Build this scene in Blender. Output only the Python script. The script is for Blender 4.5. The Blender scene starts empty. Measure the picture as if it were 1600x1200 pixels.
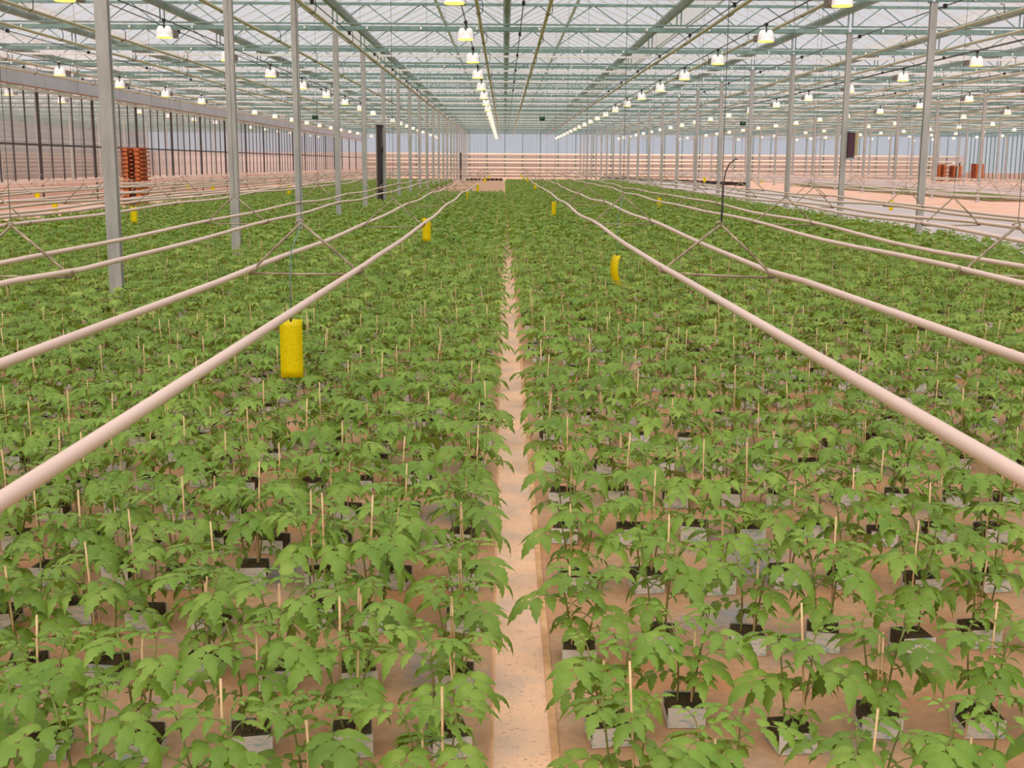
import bpy, math, random
import numpy as np
from mathutils import Matrix, Vector

random.seed(7)
rng = np.random.default_rng(11)
scene = bpy.context.scene
COL = scene.collection
PI = math.pi

# ------------------------------------------------------------------ camera
F, EYE = 1850.0, 1.52
a_ = Vector((-12.0, 345.0, -F)).normalized()
b_ = Vector((1.0, -0.006, 0.0))
z_ = b_.cross(a_).normalized()
if z_.y < 0:
    z_ = -z_
x_ = a_.cross(z_)
CAMROT = Matrix((x_, a_, z_))            # camera axes -> world axes
cam_data = bpy.data.cameras.new('camera')
cam = bpy.data.objects.new('camera', cam_data)
COL.objects.link(cam)
cam_data.sensor_fit = 'HORIZONTAL'
cam_data.sensor_width = 36.0
cam_data.lens = F / 1600.0 * 36.0
cam_data.clip_start = 0.05
cam_data.clip_end = 600.0
cam.matrix_world = Matrix.Translation((0, 0, EYE)) @ CAMROT.to_4x4()
scene.camera = cam
CAMINV = CAMROT.transposed()


def project(x, y, z):
    v = CAMINV @ Vector((x, y, z - EYE))
    if v.z > -0.2:
        return None
    return 800 + F * v.x / -v.z, 600 - F * v.y / -v.z


def in_frame(x, y, z, m=40):
    p = project(x, y, z)
    return p is not None and -m < p[0] < 1600 + m and -m < p[1] < 1200 + m


# ------------------------------------------------------------------ words
ORD = ('first second third fourth fifth sixth seventh eighth ninth tenth eleventh twelfth thirteenth fourteenth fifteenth '
       'sixteenth seventeenth eighteenth nineteenth twentieth twenty-first twenty-second twenty-third twenty-fourth '
       'twenty-fifth twenty-sixth twenty-seventh twenty-eighth twenty-ninth thirtieth').split()


def tag(o, label=None, cat=None, group=None, kind=None):
    if label:
        o['label'] = label
    if cat:
        o['category'] = cat
    if group:
        o['group'] = group
    if kind:
        o['kind'] = kind
    return o


def empty(name, loc=(0, 0, 0), rz=0.0):
    o = bpy.data.objects.new(name, None)
    o.location = loc
    o.rotation_euler = (0, 0, rz)
    o.empty_display_size = 0.1
    COL.objects.link(o)
    return o


def link(name, mesh, parent=None):
    o = bpy.data.objects.new(name, mesh)
    COL.objects.link(o)
    if parent is not None:
        o.parent = parent
    return o


# ------------------------------------------------------------------ materials
def new_mat(name):
    m = bpy.data.materials.new(name)
    m.use_nodes = True
    nt = m.node_tree
    nt.nodes.clear()
    out = nt.nodes.new('ShaderNodeOutputMaterial')
    return m, nt, out


def srgb(r, g, b):
    def c(v):
        v /= 255.0
        return v / 12.92 if v <= 0.04045 else ((v + 0.055) / 1.055) ** 2.4
    return (c(r), c(g), c(b), 1.0)


def noise_ramp(nt, scale, stops, coord='Object', detail=4.0, stretch=None, rough=0.55):
    tc = nt.nodes.new('ShaderNodeTexCoord')
    nz = nt.nodes.new('ShaderNodeTexNoise')
    nz.inputs['Scale'].default_value = scale
    nz.inputs['Detail'].default_value = detail
    nz.inputs['Roughness'].default_value = rough
    if stretch:
        mp = nt.nodes.new('ShaderNodeMapping')
        mp.inputs['Scale'].default_value = stretch
        nt.links.new(tc.outputs[coord], mp.inputs['Vector'])
        nt.links.new(mp.outputs[0], nz.inputs['Vector'])
    else:
        nt.links.new(tc.outputs[coord], nz.inputs['Vector'])
    rp = nt.nodes.new('ShaderNodeValToRGB')
    els = rp.color_ramp.elements
    while len(els) < len(stops):
        els.new(0.5)
    for e, (p, c) in zip(els, stops):
        e.position = p
        e.color = c
    nt.links.new(nz.outputs['Fac'], rp.inputs['Fac'])
    return rp, nz


def plain(name, col, rough=0.6, metal=0.0, var=None, scale=4.0, stretch=None, spec=0.5):
    m, nt, out = new_mat(name)
    p = nt.nodes.new('ShaderNodeBsdfPrincipled')
    p.inputs['Roughness'].default_value = rough
    p.inputs['Metallic'].default_value = metal
    p.inputs['Specular IOR Level'].default_value = spec
    if var:
        rp, _ = noise_ramp(nt, scale, [(0.32, var), (0.68, col)], stretch=stretch)
        nt.links.new(rp.outputs[0], p.inputs['Base Color'])
    else:
        p.inputs['Base Color'].default_value = col
    nt.links.new(p.outputs[0], out.inputs['Surface'])
    return m


def mix_rgb(nt, fac, a, b):
    mx = nt.nodes.new('ShaderNodeMix')
    mx.data_type = 'RGBA'
    for sock, v in ((mx.inputs[0], fac), (mx.inputs[6], a), (mx.inputs[7], b)):
        if hasattr(v, 'is_linked'):
            nt.links.new(v, sock)
        else:
            sock.default_value = v
    return mx.outputs[2]


def leaf_material():
    m, nt, out = new_mat('tomato leaf')
    rp, nz = noise_ramp(nt, 3.3, [(0.30, srgb(84, 124, 38)), (0.50, srgb(120, 157, 58)), (0.70, srgb(172, 196, 92))],
                        coord='Object', detail=5)
    geo = nt.nodes.new('ShaderNodeNewGeometry')
    oi = nt.nodes.new('ShaderNodeObjectInfo')
    hsv = nt.nodes.new('ShaderNodeHueSaturation')
    mr = nt.nodes.new('ShaderNodeMapRange')
    mr.inputs['To Min'].default_value = 0.86
    mr.inputs['To Max'].default_value = 1.12
    nt.links.new(oi.outputs['Random'], mr.inputs['Value'])
    nt.links.new(mr.outputs[0], hsv.inputs['Value'])
    nt.links.new(rp.outputs[0], hsv.inputs['Color'])
    col = mix_rgb(nt, geo.outputs['Backfacing'], hsv.outputs[0], srgb(140, 160, 92))
    d = nt.nodes.new('ShaderNodeBsdfPrincipled')
    d.inputs['Roughness'].default_value = 0.48
    d.inputs['Specular IOR Level'].default_value = 0.5
    nt.links.new(col, d.inputs['Base Color'])
    fine = nt.nodes.new('ShaderNodeTexNoise')
    fine.inputs['Scale'].default_value = 70.0
    fine.inputs['Detail'].default_value = 3.0
    tcf = nt.nodes.new('ShaderNodeTexCoord')
    nt.links.new(tcf.outputs['Object'], fine.inputs['Vector'])
    bmp = nt.nodes.new('ShaderNodeBump')
    bmp.inputs['Strength'].default_value = 0.55
    bmp.inputs['Distance'].default_value = 0.006
    nt.links.new(fine.outputs['Fac'], bmp.inputs['Height'])
    nt.links.new(bmp.outputs[0], d.inputs['Normal'])
    t = nt.nodes.new('ShaderNodeBsdfTranslucent')
    t.inputs['Color'].default_value = srgb(160, 184, 46)
    mx = nt.nodes.new('ShaderNodeMixShader')
    mx.inputs[0].default_value = 0.28
    nt.links.new(d.outputs[0], mx.inputs[1])
    nt.links.new(t.outputs[0], mx.inputs[2])
    nt.links.new(mx.outputs[0], out.inputs['Surface'])
    return m


def wrap_material():
    m, nt, out = new_mat('printed white sleeve')
    rp, _ = noise_ramp(nt, 26.0, [(0.54, srgb(212, 206, 200)), (0.66, srgb(146, 176, 172))], coord='Object',
                       stretch=(1.0, 1.0, 3.2), detail=3)
    p = nt.nodes.new('ShaderNodeBsdfPrincipled')
    p.inputs['Roughness'].default_value = 0.4
    nt.links.new(rp.outputs[0], p.inputs['Base Color'])
    nt.links.new(p.outputs[0], out.inputs['Surface'])
    return m


def floor_material():
    m, nt, out = new_mat('stained bed floor')
    big, _ = noise_ramp(nt, 1.7, [(0.32, srgb(152, 148, 148)), (0.45, srgb(198, 158, 124)), (0.72, srgb(188, 128, 82))],
                        coord='Object', detail=6, rough=0.62)
    fine, _ = noise_ramp(nt, 30.0, [(0.35, (0.72, 0.72, 0.72, 1)), (0.65, (1, 1, 1, 1))], coord='Object', detail=3)
    mul = nt.nodes.new('ShaderNodeMix')
    mul.data_type = 'RGBA'
    mul.blend_type = 'MULTIPLY'
    mul.inputs[0].default_value = 0.6
    nt.links.new(big.outputs[0], mul.inputs[6])
    nt.links.new(fine.outputs[0], mul.inputs[7])
    p = nt.nodes.new('ShaderNodeBsdfPrincipled')
    p.inputs['Roughness'].default_value = 0.6
    nt.links.new(mul.outputs[2], p.inputs['Base Color'])
    nt.links.new(p.outputs[0], out.inputs['Surface'])
    return m


def strip_material():
    m, nt, out = new_mat('sandy concrete strip')
    big, _ = noise_ramp(nt, 5.0, [(0.34, srgb(212, 184, 166)), (0.60, srgb(242, 198, 164))], coord='Object', detail=6)
    spk, _ = noise_ramp(nt, 120.0, [(0.62, (0, 0, 0, 1)), (0.72, (0.8, 0.8, 0.8, 1))], coord='Object', detail=4,
                        stretch=(0.6, 1.0, 1.0))
    c = mix_rgb(nt, spk.outputs[0], big.outputs[0], srgb(168, 132, 104))
    p = nt.nodes.new('ShaderNodeBsdfPrincipled')
    p.inputs['Roughness'].default_value = 0.75
    nt.links.new(c, p.inputs['Base Color'])
    bp = nt.nodes.new('ShaderNodeBump')
    bp.inputs['Strength'].default_value = 0.5
    bp.inputs['Distance'].default_value = 0.01
    nt.links.new(spk.outputs[0], bp.inputs['Height'])
    nt.links.new(bp.outputs[0], p.inputs['Normal'])
    nt.links.new(p.outputs[0], out.inputs['Surface'])
    return m


def roof_glass():
    m, nt, out = new_mat('hazy roof glass')
    tr = nt.nodes.new('ShaderNodeBsdfTransparent')
    tr.inputs['Color'].default_value = (0.93, 0.94, 0.95, 1)
    rp, _ = noise_ramp(nt, 0.35, [(0.3, (0.78, 0.78, 0.80, 1)), (0.7, (0.92, 0.92, 0.93, 1))], coord='Object', detail=4)
    tl = nt.nodes.new('ShaderNodeBsdfTranslucent')
    nt.links.new(rp.outputs[0], tl.inputs['Color'])
    gl = nt.nodes.new('ShaderNodeBsdfGlossy')
    gl.inputs['Roughness'].default_value = 0.15
    gl.inputs['Color'].default_value = (0.9, 0.92, 0.95, 1)
    mx = nt.nodes.new('ShaderNodeMixShader')
    mx.inputs[0].default_value = 0.24
    mx2 = nt.nodes.new('ShaderNodeMixShader')
    mx2.inputs[0].default_value = 0.06
    nt.links.new(tr.outputs[0], mx.inputs[1])
    nt.links.new(tl.outputs[0], mx.inputs[2])
    nt.links.new(mx.outputs[0], mx2.inputs[1])
    nt.links.new(gl.outputs[0], mx2.inputs[2])
    nt.links.new(mx2.outputs[0], out.inputs['Surface'])
    return m


def wall_glass(name, tint=(0.86, 0.88, 0.88, 1), haze=0.16, gloss=0.10):
    m, nt, out = new_mat(name)
    tr = nt.nodes.new('ShaderNodeBsdfTransparent')
    tr.inputs['Color'].default_value = tint
    df = nt.nodes.new('ShaderNodeBsdfTranslucent')
    df.inputs['Color'].default_value = (0.85, 0.85, 0.86, 1)
    gl = nt.nodes.new('ShaderNodeBsdfGlossy')
    gl.inputs['Roughness'].default_value = 0.05
    mx = nt.nodes.new('ShaderNodeMixShader')
    mx.inputs[0].default_value = haze
    mx2 = nt.nodes.new('ShaderNodeMixShader')
    mx2.inputs[0].default_value = gloss
    nt.links.new(tr.outputs[0], mx.inputs[1])
    nt.links.new(df.outputs[0], mx.inputs[2])
    nt.links.new(mx.outputs[0], mx2.inputs[1])
    nt.links.new(gl.outputs[0], mx2.inputs[2])
    nt.links.new(mx2.outputs[0], out.inputs['Surface'])
    return m


def glow(name, col, strength):
    m, nt, out = new_mat(name)
    e = nt.nodes.new('ShaderNodeEmission')
    e.inputs['Color'].default_value = col
    e.inputs['Strength'].default_value = strength
    nt.links.new(e.outputs[0], out.inputs['Surface'])
    return m


def card_material():
    m, nt, out = new_mat('yellow sticky card')
    tc = nt.nodes.new('ShaderNodeTexCoord')
    vo = nt.nodes.new('ShaderNodeTexVoronoi')
    vo.inputs['Scale'].default_value = 90.0
    nt.links.new(tc.outputs['Object'], vo.inputs['Vector'])
    rp = nt.nodes.new('ShaderNodeValToRGB')
    rp.color_ramp.elements[0].position = 0.10
    rp.color_ramp.elements[0].color = (1, 1, 1, 1)
    rp.color_ramp.elements[1].position = 0.34
    rp.color_ramp.elements[1].color = (0, 0, 0, 1)
    nt.links.new(vo.outputs['Distance'], rp.inputs['Fac'])
    nz = nt.nodes.new('ShaderNodeTexNoise')
    nz.inputs['Scale'].default_value = 40.0
    nt.links.new(tc.outputs['Object'], nz.inputs['Vector'])
    mu = nt.nodes.new('ShaderNodeMath')
    mu.operation = 'MULTIPLY'
    nt.links.new(rp.outputs[0], mu.inputs[0])
    nt.links.new(nz.outputs['Fac'], mu.inputs[1])
    c = mix_rgb(nt, mu.outputs[0], srgb(255, 238, 0), srgb(150, 120, 10))
    p = nt.nodes.new('ShaderNodeBsdfPrincipled')
    p.inputs['Roughness'].default_value = 0.35
    nt.links.new(c, p.inputs['Base Color'])
    t = nt.nodes.new('ShaderNodeBsdfTranslucent')
    nt.links.new(c, t.inputs['Color'])
    mx = nt.nodes.new('ShaderNodeMixShader')
    mx.inputs[0].default_value = 0.5
    nt.links.new(p.outputs[0], mx.inputs[1])
    nt.links.new(t.outputs[0], mx.inputs[2])
    nt.links.new(mx.outputs[0], out.inputs['Surface'])
    return m


M = dict(
    leaf=leaf_material(),
    stem=plain('green stem', srgb(112, 140, 62), 0.5, var=srgb(128, 112, 66), scale=9),
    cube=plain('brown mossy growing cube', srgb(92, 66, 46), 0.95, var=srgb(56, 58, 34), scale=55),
    wrap=wrap_material(),
    cane=plain('bamboo cane', srgb(232, 204, 158), 0.55, var=srgb(178, 134, 88), scale=9),
    floor=floor_material(),
    strip=strip_material(),
    kerb=plain('strip edge mortar', srgb(226, 182, 136), 0.8, var=srgb(196, 148, 104), scale=12),
    path=plain('pale concrete path', srgb(206, 196, 198), 0.5, var=srgb(188, 178, 180), scale=0.8),
    pink=plain('pink sandy floor', srgb(240, 200, 180), 0.8, var=srgb(226, 176, 150), scale=0.6),
    pipe=plain('pale painted heating pipe', srgb(240, 214, 202), 0.32, var=srgb(228, 200, 188), scale=3, stretch=(1, 0.2, 1)),
    overpipe=plain('cream painted overhead pipe', srgb(206, 200, 172), 0.4, var=srgb(190, 184, 154), scale=2),
    galv=plain('galvanised steel', srgb(132, 160, 155), 0.45, 0.2, var=srgb(106, 136, 132), scale=6),
    post=plain('weathered galvanised post', srgb(184, 183, 180), 0.5, 0.15, var=srgb(154, 154, 152), scale=3, stretch=(4, 4, 0.6)),
    gutter=plain('aluminium gutter', srgb(158, 172, 168), 0.45, 0.2, var=srgb(134, 148, 144), scale=1.2),
    dark=plain('dark steel', srgb(58, 52, 54), 0.5, 0.3),
    mull=plain('dark mullion', srgb(66, 58, 60), 0.5, 0.2),
    rod=plain('dull hanger rod', srgb(182, 166, 142), 0.42, 0.2, var=srgb(122, 106, 88), scale=14),
    wire=plain('thin dark wire', srgb(96, 100, 98), 0.5, 0.5),
    endpipe=plain('cream end wall pipe', srgb(255, 244, 226), 0.4),
    endkick=plain('whitish end wall panel with painted lamplight', srgb(226, 206, 202), 0.7, var=srgb(196, 180, 180), scale=0.6, stretch=(0.05, 1, 2)),  # whitish panel, orange lamp light painted in as a pink tone
    outerlow=plain('greyish pink outer wall panel', srgb(196, 176, 170), 0.7, var=srgb(172, 158, 156), scale=0.8, stretch=(1, 0.04, 3)),
    outer=plain('grey outer wall panel', srgb(176, 180, 180), 0.7, var=srgb(150, 156, 158), scale=0.8, stretch=(1, 0.04, 3)),
    white=plain('white plastic clip', srgb(238, 240, 240), 0.4),
    chrome=plain('white lamp reflector with added glow', srgb(252, 251, 253), 0.25, 0.0),
    ballast=plain('grey brown ballast case', srgb(128, 114, 108), 0.5),
    lampglow=glow('sodium lamp glow', (1.0, 0.66, 0.10, 1), 2.2),
    lampbulb=glow('lamp inner light', (1.0, 0.93, 0.80, 1), 1.5),
    bar=plain('pale roof bar', srgb(226, 228, 230), 0.5, 0.0),
    rail=plain('pale rail', srgb(196, 196, 180), 0.5, 0.2),
    kick=plain('white low wall panel with painted lamplight', srgb(240, 206, 194), 0.6, var=srgb(226, 188, 174), scale=0.7),  # white board with the pink of the lamp light put into its colour
    band=plain('pale grey upper panel', srgb(196, 204, 216), 0.6, var=srgb(182, 190, 202), scale=0.5),
    bandedge=plain('rusty panel edge', srgb(176, 128, 100), 0.7),
    card=card_material(),
    string=plain('blue twine', srgb(110, 150, 156), 0.7),
    pallet=plain('red brown pallet wood', srgb(206, 116, 62), 0.7, var=srgb(164, 84, 44), scale=5),
    green=plain('dark green fan housing', srgb(14, 66, 52), 0.4),
    purple=plain('dark purple box front', srgb(72, 36, 52), 0.45),
    beige=plain('beige box side', srgb(176, 166, 120), 0.5),
    tray=plain('dark growing tray', srgb(52, 44, 42), 0.8),
    rust=plain('rusty red floor pipe', srgb(190, 140, 118), 0.5),
    roof=roof_glass(),
    sideglass=wall_glass('partition glass'),
    farglass=wall_glass('end wall glass', tint=(0.92, 0.93, 0.95, 1), haze=0.35, gloss=0.05),
)


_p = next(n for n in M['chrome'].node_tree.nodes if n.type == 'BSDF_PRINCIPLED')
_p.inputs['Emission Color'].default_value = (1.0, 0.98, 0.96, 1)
_p.inputs['Emission Strength'].default_value = 0.12  # slight emission added so the reflector domes look brightly lit

# ------------------------------------------------------------------ mesh builder
class MB:
    def __init__(self):
        self.v, self.f, self.m = [], [], []

    def add(self, vs, fs, mi=0):
        o = len(self.v)
        self.v.extend(vs)
        self.f.extend([tuple(i + o for i in f) for f in fs])
        self.m.extend([mi] * len(fs))
        return self

    def box(self, x0, x1, y0, y1, z0, z1, mi=0):
        vs = [(x0, y0, z0), (x1, y0, z0), (x1, y1, z0), (x0, y1, z0), (x0, y0, z1), (x1, y0, z1), (x1, y1, z1), (x0, y1, z1)]
        return self.add(vs, [(0, 3, 2, 1), (4, 5, 6, 7), (0, 1, 5, 4), (1, 2, 6, 5), (2, 3, 7, 6), (3, 0, 4, 7)], mi)

    def quad(self, a, b, c, d, mi=0):
        return self.add([a, b, c, d], [(0, 1, 2, 3)], mi)

    def tube(self, pts, r, n=8, mi=0, caps=True):
        pts = [Vector(p) for p in pts]
        rad = r if hasattr(r, '__len__') else [r] * len(pts)
        vs, fs = [], []
        ref = None
        for i, p in enumerate(pts):
            d = (pts[min(i + 1, len(pts) - 1)] - pts[max(i - 1, 0)]).normalized()
            if ref is None:
                ref = Vector((0, 0, 1)) if abs(d.z) < 0.9 else Vector((1, 0, 0))
            s = d.cross(ref).normalized()
            u = s.cross(d).normalized()
            ref = u
            for k in range(n):
                t = 2 * PI * k / n
                vs.append(tuple(p + (s * math.cos(t) + u * math.sin(t)) * rad[i]))
        for i in range(len(pts) - 1):
            for k in range(n):
                k2 = (k + 1) % n
                fs.append((i * n + k, i * n + k2, (i + 1) * n + k2, (i + 1) * n + k))
        if caps:
            fs.append(tuple(range(n))[::-1])
            fs.append(tuple((len(pts) - 1) * n + k for k in range(n)))
        return self.add(vs, fs, mi)

    def lathe(self, prof, n=20, cx=0, cy=0, mi=0, sx=1.0, sy=1.0):
        vs, fs = [], []
        for r, z in prof:
            for k in range(n):
                t = 2 * PI * k / n
                vs.append((cx + r * math.cos(t) * sx, cy + r * math.sin(t) * sy, z))
        for i in range(len(prof) - 1):
            for k in range(n):
                k2 = (k + 1) % n
                fs.append((i * n + k, i * n + k2, (i + 1) * n + k2, (i + 1) * n + k))
        return self.add(vs, fs, mi)

    def mesh(self, name, mats, smooth=False):
        me = bpy.data.meshes.new(name)
        me.from_pydata([tuple(v) for v in self.v], [], self.f)
        for mt in (mats if isinstance(mats, (list, tuple)) else [mats]):
            me.materials.append(mt)
        if any(self.m):
            me.polygons.foreach_set('material_index', self.m)
        if smooth:
            me.polygons.foreach_set('use_smooth', [True] * len(self.f))
        me.update()
        return me

    def build(self, name, mats, parent=None, smooth=False):
        return link(name, self.mesh(name, mats, smooth), parent)


# ------------------------------------------------------------------ layout of the house
D = 5.5                                   # truss spacing


def ty(k):
    return (k + 0.2) * D


NT = 24                                   # trusses
Y0, Y1 = -6.0, 136.0
XL, XR = -40.0, 52.0                      # whole house
PART_X = -15.95                           # glass partition
BED_L, BED_R = -10.3, 8.25
GUT0 = 0.05                               # gutter over the strip

# ---- floors
fl = MB()
fl.quad((XL, Y0, 0), (XR, Y0, 0), (XR, Y1, 0), (XL, Y1, 0))
tag(fl.build('floor', M['pink']), 'pink sandy floor of the glasshouse', None, kind='structure')
fb = MB()
fb.box(BED_L - 0.1, -0.035, Y0, 118, -0.02, 0.006)
fb.box(0.145, BED_R + 0.2, Y0, 118, -0.02, 0.006)
o = fb.build('floor_bed', M['floor'])
tag(o, 'stained brown floor under the tomato plants', kind='structure')
pt = MB()
pt.box(8.75, 15.1, Y0, 118, -0.02, 0.012)
tag(pt.build('path', M['path']), 'pale concrete path beside the plant bed', kind='structure')
pt = MB()
pt.box(27.2, 38.5, 40, 130, -0.02, 0.012)
tag(pt.build('path_far', M['path']), 'distant pale concrete path beyond the pink floor', kind='structure')
st = MB()
st.box(-0.022, 0.132, Y0, 108, -0.03, -0.001 + 0.004)
o = st.build('trim_1', M['strip'])
tag(o, 'sandy bare concrete strip between the two plant beds', kind='structure')
for nm, x0, x1, h in (('trim_2', -0.030, -0.022, 0.006), ('trim_3', 0.130, 0.150, 0.012)):
    e = MB()
    e.box(x0, x1, Y0, 108, -0.02, h)
    tag(e.build(nm, M['kerb']), 'narrow raised edge of the concrete strip', kind='structure')
rp_ = MB()
rp_.tube([(8.5, -4, 0.03), (8.52, 30, 0.03), (8.5, 60, 0.03), (8.52, 110, 0.03)], 0.016, 6)
tag(rp_.build('floor_pipe', M['rust'], smooth=True), 'thin reddish pipe lying on the floor along the concrete path', 'pipe')

# ---- roof
NG0, NG1 = -10, 13
ZE, ZR = 5.16, 6.05                        # eave and ridge
rf = MB()
for g in range(NG0, NG1):
    x0 = GUT0 + 4 * g
    rf.quad((x0 + 0.07, Y0, ZE), (x0 + 2, Y0, ZR), (x0 + 2, Y1, ZR), (x0 + 0.07, Y1, ZE))
    rf.quad((x0 + 2, Y0, ZR), (x0 + 3.93, Y0, ZE), (x0 + 3.93, Y1, ZE), (x0 + 2, Y1, ZR))
ceil = rf.build('ceiling', M['roof'])
tag(ceil, 'hazy glass roof of low ridges', kind='structure')
gb = MB()
for g in range(NG0, NG1):
    x0 = GUT0 + 4 * g
    for xa, za, xb, zb in ((x0 + 0.07, ZE, x0 + 2, ZR), (x0 + 3.93, ZE, x0 + 2, ZR)):
        y = 2.0
        while y < Y1:
            w = 0.011
            gb.add([(xa, y - w, za - 0.012), (xa, y + w, za - 0.012), (xb, y + w, zb - 0.012), (xb, y - w, zb - 0.012),
                    (xa, y, za - 0.05), (xb, y, zb - 0.05)],
                   [(0, 1, 2, 3), (0, 3, 5, 4), (1, 4, 5, 2)])
            y += D / 5
gb.build('glazing_bars', M['bar'], ceil)
for g in range(NG0, NG1):
    x0 = GUT0 + 4 * g
    rb = MB()
    rb.box(x0 + 1.96, x0 + 2.04, Y0, Y1, ZR - 0.07, ZR + 0.02)
    rb.build('ridge_beam', M['bar'], ceil)

# ---- gutters
for g in range(NG0 + 1, NG1):
    x0 = GUT0 + 4 * g
    if not (-17 < x0 < 50):
        continue
    gm = MB()
    prof = [(-0.09, 5.16), (-0.09, 5.10), (-0.05, 5.0), (0.05, 5.0), (0.09, 5.10), (0.09, 5.16)]
    vs = [(x0 + px, y, pz) for y in (Y0, Y1) for px, pz in prof]
    n = len(prof)
    fs = [(i, i + 1, n + i + 1, n + i) for i in range(n - 1)] + [tuple(range(n))[::-1], tuple(range(n, 2 * n)), (0, n, 2 * n - 1, n - 1)]
    gm.add(vs, fs)
    o = gm.build('roof_gutter', M['gutter'])
    if g == 0:
        lb = 'pale metal roof gutter running straight above the concrete strip'
    elif g < 0:
        lb = 'pale metal roof gutter, %s one left of the strip' % ORD[-g - 1]
    else:
        lb = 'pale metal roof gutter, %s one right of the strip' % ORD[g - 1]
    tag(o, lb, 'gutter', 'roof gutters')

# ---- trusses: one per bay and row
ZB, ZT = 4.59, 5.13
BAYW = 12.0
BAYX = [-39.95, -27.95, -15.95, -3.95, 8.05, 20.05, 32.05, 44.05]
BAYN = {-39.95: 'bay far beyond the glass partition', -27.95: 'bay just beyond the glass partition',
        -15.95: 'bay beside the glass partition', -3.95: 'bay over the concrete strip',
        8.05: 'bay over the concrete path', 20.05: 'second bay beyond the plant bed',
        32.05: 'third bay beyond the plant bed', 44.05: 'outermost bay beyond the plant bed'}
bc = MB()
bc.box(0.04, 11.96, -0.035, 0.035, ZB - 0.045, ZB + 0.045)
bc.box(0.04, 11.96, -0.045, 0.045, ZB + 0.085, ZB + 0.115)
ME_BC = bc.mesh('bottom_chord', M['galv'])
tcm = MB()
tcm.box(0.04, 11.96, -0.03, 0.03, ZT - 0.03, ZT + 0.03)
ME_TC = tcm.mesh('top_chord', M['galv'])
wb = MB()
for mdl in range(3):
    xm = mdl * 4.0
    base = [0.12, 1.33, 2.67, 3.88]
    for i in range(3):
        xa, xb = xm + base[i], xm + base[i + 1]
        xt = (xa + xb) / 2
        wb.tube([(xa + 0.02, 0, ZB + 0.1), (xt - 0.03, 0, ZT - 0.02)], 0.014, 5, caps=False)
        wb.tube([(xt + 0.03, 0, ZT - 0.02), (xb - 0.02, 0, ZB + 0.1)], 0.014, 5, caps=False)
    for xp in (xm + 0.05, xm + 3.95):
        wb.tube([(xp, 0, ZB + 0.1), (xp, 0, ZT - 0.02)], 0.018, 5, caps=False)
ME_WB = wb.mesh('lattice_web', M['galv'])
cl = MB()
cl.lathe([(0.0, -0.035), (0.022, -0.03), (0.028, 0.0), (0.022, 0.03), (0.0, 0.035)], 8)
ME_CLIP = cl.mesh('cable_clip', M['white'], True)
SEEN_T = {}
for bx in BAYX:
    for k in range(0, NT):
        y = ty(k)
        if not any(in_frame(bx + t, y, z, 60) for t in (0.1, 2, 4, 6, 8, 10, 11.9) for z in (ZB, ZT)):
            continue
        SEEN_T[bx] = SEEN_T.get(bx, 0) + 1
        t = empty('roof_truss', (bx, y, 0))
        tag(t, 'steel roof truss across the %s, %s from front' % (BAYN[bx], ORD[SEEN_T[bx] - 1]), 'truss',
            'lattice roof trusses')
        link('bottom_chord', ME_BC, t)
        link('top_chord', ME_TC, t)
        link('lattice_web', ME_WB, t)
        if k < 12 and bx in (-15.95, -3.95, 8.05):
            for cx in (0.75, 2.0, 3.3, 4.75, 6.1, 7.25, 8.7, 10.0, 11.3):
                if in_frame(bx + cx, y, ZB, 10):
                    c = link('cable_clip', ME_CLIP, t)
                    c.location = (cx, -0.06, ZB - 0.01)

# screen profile bars just behind the trusses
for j, k in enumerate(range(6, 20)):
    s = MB()
    s.box(PART_X + 0.1, 48, -0.03, 0.03, -0.03, 0.03)
    o = s.build('screen_bar', M['bar'])
    o.location = (0, ty(k) + 0.32 * D, ZB - 0.0)
    tag(o, 'pale horizontal screen bar under the roof, %s behind the sixth truss' % ORD[j], 'bar', 'roof screen bars')

# ---- posts
pm = MB()
pm.box(-0.062, 0.062, -0.05, -0.02, 0, ZB - 0.05)
pm.box(-0.062, 0.062, 0.02, 0.05, 0, ZB - 0.05)
pm.box(-0.05, 0.05, -0.02, 0.02, 0, ZB - 0.05)
ME_POST = pm.mesh('shaft', M['post'])
fp = MB()
fp.box(-0.09, 0.09, -0.08, 0.08, 0, 0.09)
ME_FOOT = fp.mesh('footing', M['path'])
pc = MB()
pc.box(-0.10, 0.10, -0.06, 0.06, ZB - 0.06, ZB - 0.045)
ME_CAP = pc.mesh('cap_plate', M['galv'])
ROWN = {-39.95: 'row far beyond the glass partition', -27.95: 'row beyond the glass partition',
        -3.95: 'row in the bed left of the strip', 8.05: 'row between plant bed and concrete path',
        20.05: 'row on the pink floor past the path', 32.05: 'third row right of the strip', 44.05: 'fourth row right of the strip'}
POSTS = {}
for bx in BAYX:
    if bx in (-15.95, -39.95):
        continue
    n = 0
    for k in range(0, NT):
        y = ty(k)
        if not any(in_frame(bx, y, z, 50) for z in (0.3, 1.5, 3, 4.4)):
            continue
        t = empty('steel_post', (bx, y, 0.0))
        link('shaft', ME_POST, t)
        link('footing', ME_FOOT, t)
        link('cap_plate', ME_CAP, t)
        tag(t, 'steel post of the %s, %s from front' % (ROWN[bx], ORD[n]), 'post', 'steel posts holding up the roof')
        POSTS[(bx, k)] = t
        n += 1

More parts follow.
